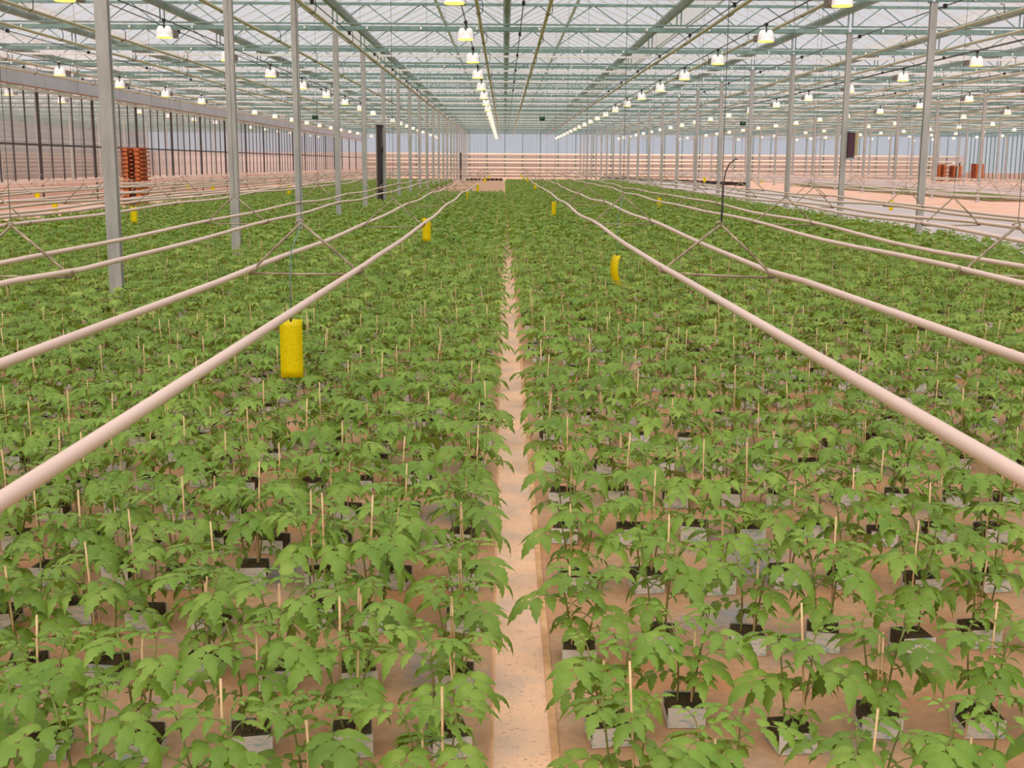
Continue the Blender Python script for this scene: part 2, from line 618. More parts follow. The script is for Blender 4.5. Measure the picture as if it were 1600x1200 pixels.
# ---- overhead pipes, drive rods, lamp rails
OP = [-15.2, -13.9, -10.35, -8.9, -5.3, -3.62, -0.5, 0.81, 4.22, 5.6, 9.3, 10.8, 14.2, 15.7, 19.2, 20.6, 24.1, 25.5, 29, 30.4, 34, 35.4]
hk = MB()
hk.tube([(0, 0, 0.22), (0.07, 0, 0.2), (0.085, 0, 0.1), (0.075, 0, 0.0), (0.0, 0, -0.05), (-0.05, 0, -0.02)], 0.009, 6)
ME_HOOK = hk.mesh('hook', M['dark'], True)
for i, x in enumerate(OP):
    mb = MB()
    mb.tube([(0, ty(0) - 2 + 6 * j, 0.012 * math.sin(j * 1.9 + i)) for j in range(24)], 0.036, 8)
    o = mb.build('overhead_pipe', M['overpipe'], smooth=True)
    o.location = (x, 0, 4.30)
    side = 'left' if x < 0 else 'right'
    rank = sum(1 for q in OP if (q < 0) == (x < 0) and abs(q) <= abs(x))
    tag(o, 'cream pipe slung under the roof trusses, %s one %s of the strip' % (ORD[rank - 1], side), 'pipe', 'cream overhead pipes')
    for k in range(3, 12):
        if in_frame(x, ty(k), 4.4, 20):
            h = link('hook', ME_HOOK, o)
            h.location = (0, ty(k), 0.0)
            h['label'] = 'dark bent hook holding the pipe'
RODX = [GUT0 + 0.3 + 4 * g for g in range(-4, 9)]
clm = MB()
clm.box(-0.03, 0.03, -0.04, 0.04, -0.04, 0.04)
ME_RC = clm.mesh('clamp', M['dark'])
for i, x in enumerate(RODX):
    mb = MB()
    mb.tube([(0, ty(0), 0), (0, 128, 0)], 0.011, 6)
    o = mb.build('drive_rod', M['wire'], smooth=True)
    o.location = (x, 0, 4.50)
    g = i - 4
    w = 'beside the gutter above the strip' if g == 0 else '%s one %s of the strip' % (ORD[abs(g) - 1], 'left' if g < 0 else 'right')
    tag(o, 'thin dark drive rod under the roof, %s' % w, 'rod', 'screen drive rods')
    for k in range(3, 10):
        if in_frame(x, ty(k) + 0.5, 4.5, 10):
            c = link('clamp', ME_RC, o)
            c.location = (0, ty(k) + 0.25, 0)

# ---- grow lamps
LZ = 3.97
r1 = MB()
for s in (-1, 1):
    prof = [(0.0, 0.225), (0.03, 0.222), (0.055, 0.20), (0.074, 0.155), (0.086, 0.10), (0.092, 0.03), (0.094, 0.0)]
    r1.lathe(prof, 16, cx=s * 0.072, sy=1.15)
r1.lathe([(0.05, 0.045), (0.11, 0.034), (0.150, 0.018), (0.158, 0.004)], 20, sy=0.95)
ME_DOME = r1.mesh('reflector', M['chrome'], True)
r2 = MB()
r2.lathe([(0.152, 0.006), (0.164, -0.003), (0.152, -0.013), (0.10, -0.016), (0.0, -0.017)], 20, sy=0.95)
ME_RIM = r2.mesh('glowing_rim', M['lampglow'], True)
r3 = MB()
r3.lathe([(0.0, 0.0), (0.03, 0.01), (0.035, 0.05), (0.02, 0.09), (0.0, 0.10)], 10)
r3b = MB()
r3b.box(-0.06, 0.06, 0.17, 0.48, 0.05, 0.17)
ME_BAL = r3b.mesh('ballast_case', M['ballast'])
r4 = MB()
r4.box(-0.012, 0.012, -0.012, 0.012, 0.08, 0.34)
r4.box(-0.035, 0.035, -0.02, 0.02, 0.30, 0.36)
ME_STEM = r4.mesh('hanging_bracket', M['dark'])
far = MB()
for s in (-1, 1):
    far.lathe([(0.0, 0.20), (0.05, 0.185), (0.075, 0.14), (0.09, 0.06), (0.094, 0.0)], 8, cx=s * 0.062, sy=1.25)
far.lathe([(0.09, 0.07), (0.158, 0.005)], 10)
far.lathe([(0.152, 0.006), (0.162, 0.0), (0.152, -0.008), (0.0, -0.010)], 10, mi=1)
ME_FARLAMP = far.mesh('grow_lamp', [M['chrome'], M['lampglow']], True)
LROWS = [-19.0, -13.0, -6.85, -0.79, 5.27, 11.7, 17.9, 24.0, 30.0, 36.0, 42.0]
LN = {-19.0: 'row behind the glass partition', -13.0: 'row along the glass partition', -6.85: 'row left of the steel posts',
      -0.79: 'row just left of the strip', 5.27: 'row over the bed right of strip', 11.7: 'row over the concrete path',
      17.9: 'row past the concrete path', 24.0: 'fourth row right of strip', 30.0: 'fifth row right of strip',
      36.0: 'sixth row right of strip', 42.0: 'seventh row right of strip'}
for x in LROWS:
    rl = MB()
    rl.tube([(0, ty(1), 0), (0, 126, 0)], 0.012, 6)
    o = rl.build('lamp_rail', M['dark'])
    o.location = (x, 0, LZ + 0.35)
    tag(o, 'dark rail carrying the lamps of the %s' % LN[x], 'rail', 'dark lamp rails')
    n = 0
    for k in range(1, 23):
        y = (k + 0.5) * D
        if not in_frame(x, y, LZ + 0.05, 25):
            continue
        if y < 62:
            t = empty('grow_lamp', (x, y, LZ))
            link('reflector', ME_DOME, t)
            link('glowing_rim', ME_RIM, t)
            b = link('ballast_case', ME_BAL, t)
            b.location = ((0.10 if x < 0 else -0.10), 0.0, -0.02)
            link('hanging_bracket', ME_STEM, t)
        else:
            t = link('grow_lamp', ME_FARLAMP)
            t.location = (x, y, LZ)
        tag(t, 'domed grow lamp with yellow rim, %s, %s from front' % (LN[x], ORD[n]), 'lamp', 'hanging grow lamps')
        n += 1

# ---- heating pipes in pairs with triangular hangers
PAIRS = [-14.7, -13.1, -10.75, -9.4, -7.65, -6.15, -4.95 - 0.15, -2.72, -1.12, 1.20, 2.85, 4.55, 5.9, 9.9, 11.6, 13.3, 14.8, 16.5, 18.2, 22.0, 24.0, 26.0]
HALF = 0.295


def pipe_z(y, x):
    base = 0.925 if x < 0 else 0.945
    if abs(x) > 4:
        base -= 0.02 * (abs(x) - 4) / 4
    z = base
    if y < ty(1):
        z += 0.045 * (ty(1) - y) / 4.8
    return z


def pipe_path(x, seed, y_end):
    r = random.Random(seed)
    pts = []
    y = -3.3
    ph = r.uniform(0, 6.28)
    while y < y_end:
        t = (y - ty(0)) / D
        u = t - math.floor(t)
        sag = -0.020 * math.sin(PI * u) ** 2 if y > ty(1) else 0.0
        wob = 0.0 if y < ty(1) else 0.014 * math.sin(y * 0.31 + ph) + 0.008 * math.sin(y * 0.83 + ph * 2)
        lat = 0.0 if y < ty(1) else 0.018 * math.sin(y * 0.23 + ph * 1.7)
        pts.append((x + lat, y, pipe_z(y, x) + sag + (wob if u > 0.03 else wob)))
        y += D / 6 if y < 45 else D / 2
    return pts


def pair_name(i):
    x = PAIRS[i]
    s = 'left' if x < 0 else 'right'
    rk = sum(1 for q in PAIRS if (q < 0) == (x < 0) and abs(q) <= abs(x))
    return rk, s


PR = 0.0162
HZ = {}
for i, px in enumerate(PAIRS):
    rk, s = pair_name(i)
    near = rk <= 4
    zs = {}
    for e in (-1, 1):
        path = pipe_path(px + e * HALF, i * 7 + e, 112 if near else 104)
        mb = MB()
        mb.tube(path, PR if abs(px) < 4 else 0.019, 12 if near else 8)
        o = mb.build('heating_pipe', M['pipe'], smooth=True)
        inner = (e > 0) == (px < 0)
        tag(o, 'pale pink heating pipe, %s pipe of the %s pair %s of the strip' % ('inner' if inner else 'outer', ORD[rk - 1], s), 'pipe',
            'paired heating pipes above the plants')
        for q in path:
            zs[(e, round(q[1], 2))] = (q[0], q[2])
    HZ[i] = zs


def near_z(i, e, y):
    best = min((q for q in HZ[i] if q[0] == e), key=lambda q: abs(q[1] - y))
    return HZ[i][best]


APEX = {}
for i, px in enumerate(PAIRS):
    rk, s = pair_name(i)
    n = 0
    for k in range(1, 15):
        y = ty(k)
        if rk > 6 and k > 9:
            continue
        if not (in_frame(px, y, 1.0, 30) or in_frame(px - 0.4, y, 1.0, 0) or in_frame(px + 0.4, y, 1.0, 0)):
            continue
        xl, zl = near_z(i, -1, y)
        xr, zr = near_z(i, 1, y)
        zp = (zl + zr) / 2
        t = empty('pipe_hanger', (px, y, zp))
        xl -= px
        xr -= px
        zl -= zp
        zr -= zp
        ap = 0.250
        fr = MB()
        rr = 0.0078 if rk <= 4 else 0.006
        # two legs that run from the apex down to the pipes and hook round under them
        for xe, ze, sg in ((xl, zl, -1), (xr, zr, 1)):
            arc = [(xe + sg * (PR + 0.008) * math.sin(a), 0.0, ze - (PR + 0.008) * math.cos(a)) for a in np.linspace(-1.2, 2.2, 9)]
            fr.tube([(0.006 * sg, 0, ap), (xe * 0.5, 0, ap * 0.47 + ze * 0.5 + 0.006), (xe - sg * 0.035, 0, ze + 0.02)] + arc, rr, 6)
        o = fr.build('hanger_leg', M['rod'], t, True)
        bb = MB()
        bb.tube([(xl, 0, zl - PR - 0.010), (0, 0, -PR - 0.012), (xr, 0, zr - PR - 0.010)], 0.0070, 6)
        bb.build('cross_bar', M['rod'], t, True)
        hb = MB()
        hb.tube([(-0.03, 0, ap + 0.004), (-0.012, 0, ap + 0.022), (0.008, 0, ap + 0.020), (0.012, 0, ap + 0.004), (0.0, 0, ap - 0.008)], 0.006, 6)
        hb.build('apex_hook', M['rod'], t, True)
        if rk <= 3 or k < 7:
            wv = MB()
            wv.tube([(0, 0, ap + 0.015), (0, 0, ZB - 0.05 - zp)], 0.0022, 4)
            wv.build('suspension_wire', M['wire'], t)
        if i == PAIRS.index(1.20) and k == 1:
            cv = MB()
            cv.tube([(0.004, -0.004, ap + 0.02), (0.006, -0.006, ap + 0.11), (0.006, -0.004, ap + 0.22), (0.015, 0, ap + 0.29), (0.035, 0, ap + 0.335), (0.065, 0, ap + 0.36), (0.08, 0, ap + 0.362)], 0.004, 6)
            cv.build('bent_wire_tail', M['dark'], t, True)
        tag(t, 'triangular rod hanger under the %s pipe pair %s of the strip, %s from the front' % (ORD[rk - 1], s, ORD[n]), 'hanger',
            'triangular pipe hangers')
        APEX[(i, k)] = (px, y, zp + ap)
        n += 1


# ---- yellow sticky traps
def sticky(name_label, x, y, z_top, top_from, curl=0.0, twist=0.0, w=0.125, h=0.315, notch=False):
    t = empty('sticky_trap', (x, y, z_top), twist)
    n = 8
    mb = MB()
    rows = []
    for j in range(n + 1):
        u = j / n
        if j == 0:
            yy, zz = 0.0, 0.0
        else:
            ang = -0.42 * curl + 1.1 * curl * (j - 0.5) / n
            yy += math.sin(ang) * h / n
            zz -= math.cos(ang) * h / n
        rows.append((yy, zz))
    vs = []
    for yy, zz in rows:
        vs += [(-w / 2, yy, zz), (0, yy - 0.001, zz), (w / 2, yy, zz)]
    fs = []
    for j in range(n):
        for c in range(2):
            q = j * 3 + c
            fs.append((q, q + 1, q + 4, q + 3))
    if notch:
        y2, z2 = vs[3 * n + 1][1], vs[3 * n + 1][2]
        vs[3 * n + 1] = (0.0, rows[n - 1][0], rows[n - 1][1] - 0.002)
    mb.add(vs, fs)
    c = mb.build('card', M['card'], t, True)
    md = c.modifiers.new('thickness', 'SOLIDIFY')
    md.thickness = 0.0012
    cp = MB()
    cp.box(-0.006, 0.006, -0.004, 0.004, -0.012, 0.010)
    cp.build('clip', M['dark'], t)
    sm = MB()
    ca, sa = math.cos(-twist), math.sin(-twist)
    dx, dy = top_from[0] - x, top_from[1] - y
    lx, ly = dx * ca - dy * sa, dx * sa + dy * ca
    hz = top_from[2] - z_top
    if hz > 0.02:
        sm.tube([(0, 0, 0.005), (lx * 0.05, ly * 0.05, hz * 0.45), (lx * 0.15, ly * 0.15, hz * 0.7), (lx, ly, hz)], 0.0032, 5)
        sm.build('twine', M['string'], t, True)
    tag(t, name_label, 'sticky trap', 'yellow sticky traps')
    return t


iL1, iR1, iR3, iR4 = PAIRS.index(-1.12), PAIRS.index(1.20), PAIRS.index(4.55), PAIRS.index(5.9)
ax = APEX[(iL1, 1)]
sticky('large speckled yellow sticky card on blue twine below the front-most left hanger', -1.19, ax[1] - 0.02, 0.655, ax, twist=0.08, h=0.33)
ax = APEX[(iL1, 3)]
sticky('flat yellow sticky card hanging beneath the inner pipe of first left pair', ax[0] - 0.02, ax[1] - 0.02, 0.72, ax, h=0.335)
ax = APEX[(iR1, 2)]
sticky('curled yellow sticky card with notched tip, right of the strip', 1.15, ax[1] - 0.02, 0.605, ax, curl=1.25, twist=-0.98, h=0.345, notch=True)
ax = APEX[(iR1, 5)]
sticky('upright small yellow sticky card right of the strip, behind the curled one', 1.19, ax[1] - 0.02, 0.62, ax, twist=0.45)
ax = APEX.get((iR4, 5), (5.95, ty(5), 1.15))
sticky('bent yellow sticky card beneath the outer pipe pair near the concrete path', 5.95, ax[1] - 0.02, 0.27 + 0.02, (5.95, ax[1], 0.9), curl=0.5, twist=0.3)
sticky('yellow sticky card in front of the pallet stack, left of the posts', -7.05, ty(4) - 0.3, 0.66, (-7.0, ty(4) - 0.3, 1.1), h=0.30)
ax = APEX[(iL1, 7)]
sticky('narrow edge-on yellow sticky card just before the empty floor patch', -1.22, ax[1] - 0.02, 0.60, ax, twist=1.1, curl=0.5)
sticky('yellow sticky card in the bed behind the third left post', -7.1, ty(7), 0.78, (-7.1, ty(7), 1.1))
far_cards = [(1.45, ty(10), 0.62, 'fifth'), (1.40, ty(13), 0.72, 'sixth'), (1.35, ty(15), 0.72, 'seventh'), (1.3, ty(17), 0.75, 'eighth')]
for x, y, z, w in far_cards:
    sticky('tiny distant yellow sticky card under the first right pipe pair, %s card back' % w, x, y, z, (x, y, 1.1))
for x, y, z, w in [(-1.12, ty(9), 0.62, 'nearest to the plants'), (-1.1, ty(12), 0.75, 'middle one'), (-1.1, ty(15), 0.75, 'farthest in')]:
    sticky('tiny yellow sticky card hanging over the empty floor patch, %s' % w, x, y, z, (x, y, 1.1))
sticky('upper of two yellow sticky cards close together beside the walkway at left', -11.5, ty(5) + 1.0, 0.78, (-11.5, ty(5) + 1.0, 1.1), w=0.13, h=0.2)
sticky('lower of two yellow sticky cards close together beside the walkway at left', -10.6, ty(5) - 0.3, 0.60, (-10.6, ty(5) - 0.3, 1.1), w=0.13, h=0.26)
sticky('small yellow sticky card between the two front left posts, by the walkway', -9.6, ty(7), 0.82, (-9.6, ty(7), 1.1), h=0.24)
sticky('small yellow sticky card left of the second front post, beyond the bed', -10.6, ty(7) + 0.7, 0.77, (-10.6, ty(7) + 0.7, 1.1), h=0.2)
sticky('small yellow sticky card over the third right pipe pair in the bed', 4.55, ty(6) + 1.0, 0.55, (4.55, ty(6) + 1.0, 1.1))
sticky('yellow sticky card hanging over the concrete path between two posts', 11.7, ty(6) + 2.0, 0.50, (11.7, ty(6) + 2.0, 1.1))
sticky('small yellow sticky card in front of the three distant pallet stacks', 20.9, ty(9) + 2, 0.62, (20.9, ty(9) + 2, 1.1), h=0.26)
sticky('small pale yellow sticky card over the path, among distant pipes', 15.6, ty(13), 0.75, (15.6, ty(13), 1.1), w=0.18)
sticky('faint yellow sticky card far back beside the dark tray row', 11.2, ty(12), 0.85, (11.2, ty(12), 1.1), w=0.16)

# ---- glass partition on the left
wl = MB()
wl.box(PART_X - 0.03, PART_X + 0.03, 20, Y1, 0.0, 0.78)
wall = wl.build('wall_left', M['kick'])
tag(wall, 'glass partition with dark mullions over a whitish lamplight-tinted low panel', kind='structure')
gl = MB()
gl.quad((PART_X, 20, 0.78), (PART_X, Y1, 0.78), (PART_X, Y1, 3.86), (PART_X, 20, 3.86))
gl.build('glass_panes', M['sideglass'], wall)
up = MB()
up.box(PART_X - 0.04, PART_X + 0.04, 20, Y1, 3.98, 4.52)
up.build('upper_panel', M['band'], wall)
ue = MB()
ue.box(PART_X - 0.05, PART_X + 0.05, 20, Y1, 3.94, 3.98)
ue.build('panel_edge', M['bandedge'], wall)
ue = MB()
ue.box(PART_X + 0.05, PART_X + 0.13, 20, Y1, 3.80, 3.88)
ue.build('head_rail', M['rail'], wall)
ue = MB()
ue.box(PART_X - 0.02, PART_X + 0.04, 20, Y1, 2.02, 2.08)
ue.build('mid_rail', M['mull'], wall)
mu = MB()
mu.box(-0.03, 0.06, -0.045, 0.045, 0, 3.92)
ME_MU = mu.mesh('main_mullion', M['mull'])
mu = MB()
mu.box(-0.02, 0.025, -0.02, 0.02, 0, 3.92)
ME_MS = mu.mesh('slim_mullion', M['mull'])
for k in range(4, 24):
    y = (k + 0.55) * D
    a = link('main_mullion', ME_MU, wall)
    a.location = (PART_X, y, 0)
    for q in range(1, 5):
        if k < 20:
            b = link('slim_mullion', ME_MS, wall)
            b.location = (PART_X, y + q * D / 5, 0)

wo_ = MB()
wo_.box(XL - 0.1, XL, 20, Y1, 0, 2.1)
ow = wo_.build('wall_outer_left', M['outerlow'])
tag(ow, 'distant outer wall seen through the glass partition', kind='structure')
wo_ = MB()
wo_.box(XL - 0.1, XL, 20, Y1, 2.1, 5.2)
wo_.build('upper_panel', M['outer'], ow)
for z in (0.45, 0.8, 1.15, 1.5, 1.8, 2.1, 2.6, 3.2):
    r_ = MB()
    r_.tube([(XL + 0.3, 20, z), (XL + 0.3, Y1 - 1, z)], 0.05, 6)
    r_.build('wall_rail', M['rail'], ow)

# ---- end wall and right wall
we = MB()
we.box(XL, XR, Y1, Y1 + 0.1, 0, 2.65)
wall = we.build('wall_end', M['endkick'])
tag(wall, 'far end wall with whitish lamplight-tinted panels below glass', kind='structure')
g2 = MB()
g2.quad((XL, Y1, 2.65), (XR, Y1, 2.65), (XR, Y1, 6.2), (XL, Y1, 6.2))
g2.build('glass_panes', M['farglass'], wall)
mu = MB()
mu.box(-0.05, 0.05, -0.06, 0.0, 0, 5.2)
ME_EM = mu.mesh('mullion', M['galv'])
x = PART_X
while x < XR:
    a = link('mullion', ME_EM, wall)
    a.location = (x, Y1, 0)
    x += 2.0
wr = MB()
wr.box(XR, XR + 0.1, 20, Y1, 0, 0.8)
wall = wr.build('wall_right', M['kick'])
tag(wall, 'right side glass wall with dark mullions', kind='structure')
g2 = MB()
g2.quad((XR, 20, 0.8), (XR, Y1, 0.8), (XR, Y1, 5.2), (XR, 20, 5.2))
g2.build('glass_panes', M['farglass'], wall)
mu = MB()
mu.box(-0.08, 0.0, -0.06, 0.06, 0, 5.2)
ME_RM = mu.mesh('mullion', M['galv'])
y = 110.0
while y < Y1:
    a = link('mullion', ME_RM, wall)
    a.location = (XR, y, 0)
    y += 1.1
WN = ['topmost', 'second from the top', 'third from the top', 'third from the floor', 'second from the floor', 'lowest']
for j, (z, r) in enumerate([(2.52, 0.085), (1.95, 0.085), (1.58, 0.085), (1.02, 0.08), (0.58, 0.07), (0.25, 0.07)]):
    mb = MB()
    mb.tube([(PART_X + 0.3, Y1 - 0.35, z), (XR - 0.5, Y1 - 0.35, z)], r, 8)
    o = mb.build('wall_heating_pipe', M['endpipe'], smooth=True)
    tag(o, 'pale horizontal heating pipe along the far end wall, %s' % WN[j], 'pipe', 'heating pipes along the end wall')


# ---- pallets
def pallet_meshes():
    L, W = 0.80, 0.9
    a = MB()
    for q in range(5):
        x0 = -L / 2 + q * (L - 0.1) / 4
        a.box(x0, x0 + 0.1, -W / 2, W / 2, 0.118, 0.14)
    b = MB()
    b.box(-0.085, 0.085, -W / 2, W / 2, 0.022, 0.118)
    c = MB()
    for q in range(3):
        x0 = -L / 2 + q * (L - 0.1) / 2
        c.box(x0, x0 + 0.1, -W / 2, W / 2, 0.0, 0.022)
    return a.mesh('top_deck', M['pallet']), b.mesh('bearer', M['pallet']), c.mesh('bottom_deck', M['pallet'])


PM = pallet_meshes()


def pallet_stack(x, y, n, rz, what, scale=1.0):
    for j in range(n):
        t = empty('pallet', (x + random.uniform(-.012, .012), y + random.uniform(-.012, .012), 0.002 + j * 0.1405 * scale), rz)
        t.scale = (scale,) * 3
        link('top_deck', PM[0], t)
        for bx_ in (-0.2, 0.2):
            q = link('bearer', PM[1], t)
            q.location = (bx_, 0, 0)
        link('bottom_deck', PM[2], t)
        where = 'topmost' if j == n - 1 else ('lowest' if j == 0 else '%s from the floor' % ORD[j])
        tag(t, 'red-brown wooden pallet in the %s, %s' % (what, where), 'pallet', 'pallets in the ' + what)


pallet_stack(-12.85, 42.0, 14, 0.0, 'stack behind the front left post')
pallet_stack(44.0, 121.2, 9, 0.0, 'leftmost of three distant right stacks', 1.3)
pallet_stack(45.6, 121.4, 8, 0.0, 'middle of three distant right stacks', 1.36)
pallet_stack(48.0, 121.8, 9, 0.0, 'rightmost of three distant stacks', 1.38)
for j, (dx, nm, mat) in enumerate(((-0.2, 'white bucket standing on the middle distant pallet stack', 'white'), (0.35, 'dark bucket standing on the middle distant pallet stack', 'dark'))):
    mb = MB()
    mb.lathe([(0.0, 0), (0.11, 0), (0.14, 0.3), (0.12, 0.3), (0.1, 0.02), (0.0, 0.02)], 12)
    o = mb.build('bucket', M[mat], smooth=True)
    o.location = (45.6 + dx, 121.4, 0.002 + 8 * 0.1405 * 1.36 + 0.005)
    tag(o, nm, 'bucket')

# ---- cabinets and boxes on posts
def duct(k, label):
    y = ty(k)
    t = empty('cable_duct', (-3.95 - 0.10, y - 0.12, 0.18))
    mb = MB()
    mb.box(-0.10, 0.06, -0.06, 0.05, 0, 2.50)
    mb.build('back_panel', M['dark'], t)
    mb = MB()
    mb.box(-0.14, -0.10, -0.08, 0.05, 0, 2.50)
    mb.build('side_plate', M['ballast'], t)
    mb = MB()
    mb.box(-0.14, 0.10, -0.09, 0.05, 2.50, 2.54)
    mb.build('top_cap', M['dark'], t)
    mb = MB()
    mb.tube([(0.02, -0.075, 0.1), (0.03, -0.08, 1.2), (0.05, -0.085, 1.9), (0.02, -0.08, 2.3)], 0.02, 6)
    mb.tube([(0.05, -0.085, 1.65), (0.07, -0.09, 1.8), (0.05, -0.09, 1.95)], 0.035, 6)
    mb.build('cable', M['mull'], t, True)
    tag(t, label, 'cable duct')


duct(7, 'tall dark cable duct standing against the sixth left post')
mb = MB()
mb.box(-0.09, 0.09, -0.05, 0.05, 0, 2.35)
mb.box(-0.11, 0.11, -0.06, 0.06, 2.35, 2.42)
o = mb.build('cable_duct', M['dark'])
o.location = (-3.93, 108, 0.0)
tag(o, 'distant narrow dark upright duct beside the empty floor patch', 'cable duct')
t = empty('climate_box', (8.05 + 0.17, ty(5) - 0.10, 1.68))
mb = MB(); mb.box(-0.10, 0.05, -0.05, 0.10, 0.02, 0.60); mb.build('housing', M['purple'], t)
mb = MB(); mb.box(0.05, 0.14, 0.0, 0.10, 0.06, 0.58); mb.build('side_case', M['beige'], t)
mb = MB(); mb.box(-0.105, 0.055, -0.055, 0.10, 0.60, 0.63); mb.build('lid', M['galv'], t)
mb = MB(); mb.box(-0.105, 0.055, -0.055, 0.10, -0.01, 0.02); mb.build('base_tray', M['galv'], t)
tag(t, 'dark purple box with beige side on the second right post', 'climate box')

# ---- circulation fans
for (x, y, z, lb) in ((2.05, 66, 3.92, 'small dark green fan hanging right of the strip far back'),
                      (13.0, 66, 3.72, 'small dark green fan hanging over the concrete path'),
                      (-10.3, 66, 3.92, 'small dark green fan hanging left of the posts')):
    t = empty('circulation_fan', (x, y, z))
    mb = MB()
    n = 18
    for k in range(n):
        a0, a1 = 2 * PI * k / n, 2 * PI * (k + 1) / n
        for ra in (0.24,):
            mb.quad((-0.25, ra * math.cos(a0), ra * math.sin(a0)), (0.25, ra * math.cos(a0), ra * math.sin(a0)),
                    (0.25, ra * math.cos(a1), ra * math.sin(a1)), (-0.25, ra * math.cos(a1), ra * math.sin(a1)))
    c = mb.build('housing', M['green'], t, True)
    c.modifiers.new('thickness', 'SOLIDIFY').thickness = 0.015
    mb = MB(); mb.tube([(-0.15, 0, 0), (0.15, 0, 0)], 0.07, 8); mb.build('motor', M['dark'], t)
    for q in range(4):
        mb = MB()
        aa = q * PI / 2 + 0.4
        cy_, sy_ = math.cos(aa), math.sin(aa)
        mb.add([(-0.03, cy_ * 0.05 - sy_ * 0.05, sy_ * 0.05 + cy_ * 0.05), (0.03, cy_ * 0.05 + sy_ * 0.05, sy_ * 0.05 - cy_ * 0.05),
                (0.04, cy_ * 0.21 + sy_ * 0.05, sy_ * 0.21 - cy_ * 0.05), (-0.04, cy_ * 0.21 - sy_ * 0.05, sy_ * 0.21 + cy_ * 0.05)], [(0, 1, 2, 3)])
        c = mb.build('blade', M['dark'], t)
        c.modifiers.new('thickness', 'SOLIDIFY').thickness = 0.006
    mb = MB()
    for sx in (-0.2, 0.2):
        mb.tube([(sx, 0, 0.24), (sx, 0, (4.54 - z) / 0.45)], 0.01, 5)
    mb.build('hanging_wire', M['wire'], t)
    t.scale = (0.6, 0.45, 0.45)
    tag(t, lb, 'fan')

# ---- dark tray rows
tr = 0
for q in range(9):
    t = MB()
    x0 = -3.2 + q * 0.36
    t.box(-0.15, 0.15, -0.5, 0.5, 0, 0.16)
    t.box(-0.17, 0.17, -0.52, 0.52, 0.16, 0.20)
    o = t.build('growing_tray', M['tray'])
    o.location = (x0, 106.0, 0.008)
    tag(o, 'dark growing tray at the back of the empty floor patch, %s from the post side' % ORD[q], 'tray', 'dark trays by the empty patch')
for q in range(16):
    t = MB()
    t.box(-0.30, 0.30, -0.9, 0.9, 0, 0.20)
    t.box(-0.33, 0.33, -0.93, 0.93, 0.20, 0.24)
    o = t.build('growing_tray', M['tray'])
    o.location = (10.2 + q * 0.47, 124.0 - q * 2.4, 0.014)
    tag(o, 'dark growing tray in the far row along the path, %s from the end wall' % ORD[q], 'tray', 'dark trays along the path')


# ------------------------------------------------------------------ tomato plants
class Tri:
    """collects triangles with a material index"""
    def __init__(self):
        self.v, self.t, self.m = [], [], []

    def add(self, vs, ts, mi):
        o = len(self.v)
        self.v.extend([tuple(p) for p in vs])
        for t in ts:
            self.t.append((t[0] + o, t[1] + o, t[2] + o))
            self.m.append(mi)

    def box(self, x0, x1, y0, y1, z0, z1, mi, faces='all'):
        vs = [(x0, y0, z0), (x1, y0, z0), (x1, y1, z0), (x0, y1, z0), (x0, y0, z1), (x1, y0, z1), (x1, y1, z1), (x0, y1, z1)]
        qs = [(4, 5, 6, 7), (0, 1, 5, 4), (1, 2, 6, 5), (2, 3, 7, 6), (3, 0, 4, 7)]
        ts = []
        for q in qs:
            ts += [(q[0], q[1], q[2]), (q[0], q[2], q[3])]
        self.add(vs, ts, mi)

    def tube(self, pts, r0, r1, n, mi):
        pts = [Vector(p) for p in pts]
        vs, ts = [], []
        for i, p in enumerate(pts):
            d = (pts[min(i + 1, len(pts) - 1)] - pts[max(i - 1, 0)]).normalized()
            ref = Vector((0, 1, 0)) if abs(d.y) < 0.9 else Vector((1, 0, 0))
            s = d.cross(ref).normalized()
            u = s.cross(d)
            rr = r0 + (r1 - r0) * i / (len(pts) - 1)
            for k in range(n):
                a = 2 * PI * k / n
                vs.append(p + (s * math.cos(a) + u * math.sin(a)) * rr)
        for i in range(len(pts) - 1):
            for k in range(n):
                k2 = (k + 1) % n
                a, b, c, d_ = i * n + k, i * n + k2, (i + 1) * n + k2, (i + 1) * n + k
                ts += [(a, b, c), (a, c, d_)]
        top = (len(pts) - 1) * n
        for k in range(1, n - 1):
            ts.append((top, top + k, top + k + 1))
        self.add(vs, ts, mi)


def leaflet(T, P, d, n, L, W, droop, lod, mi, r):
    """a pointed, toothed leaflet from P along d, facing n"""
    d = d.normalized()
    s = d.cross(n).normalized()
    n = s.cross(d).normalized()
    if lod == 0:
        tt = (0.0, 0.10, 0.20, 0.34, 0.42, 0.56, 0.64, 0.76, 0.84, 1.0)
        ww = (0.12, 0.56, 0.60, 1.0, 0.70, 0.86, 0.52, 0.56, 0.28, 0.0)
    elif lod == 1:
        tt = (0.0, 0.42, 1.0)
        ww = (0.15, 1.0, 0.0)
    mid, le, ri = [], [], []
    for t, w in zip(tt, ww):
        c = P + d * (L * (t - 0.10 * droop * t * t)) + n * (L * (0.10 * math.sin(PI * t) - droop * t * t * 0.55))
        hw = W * 0.5 * w
        lift = n * (-hw * 0.30)
        j = d * (hw * 0.22)
        mid.append(c)
        le.append(c + s * hw + lift + j * (-1))
        ri.append(c - s * hw + lift + j * (-1))
    k = len(tt)
    vs = mid + le[:-1] + ri[:-1]
    ts = []
    nl = k - 1
    for i in range(k - 1):
        m0, m1 = i, i + 1
        l0, r0 = k + i, k + nl + i
        if i < k - 2:
            l1, r1 = k + i + 1, k + nl + i + 1
            ts += [(m0, l1, m1), (m0, l0, l1), (m0, r1, r0), (m0, m1, r1)]
        else:
            ts += [(m0, l0, m1), (m0, m1, r0)]
    T.add(vs, ts, mi)


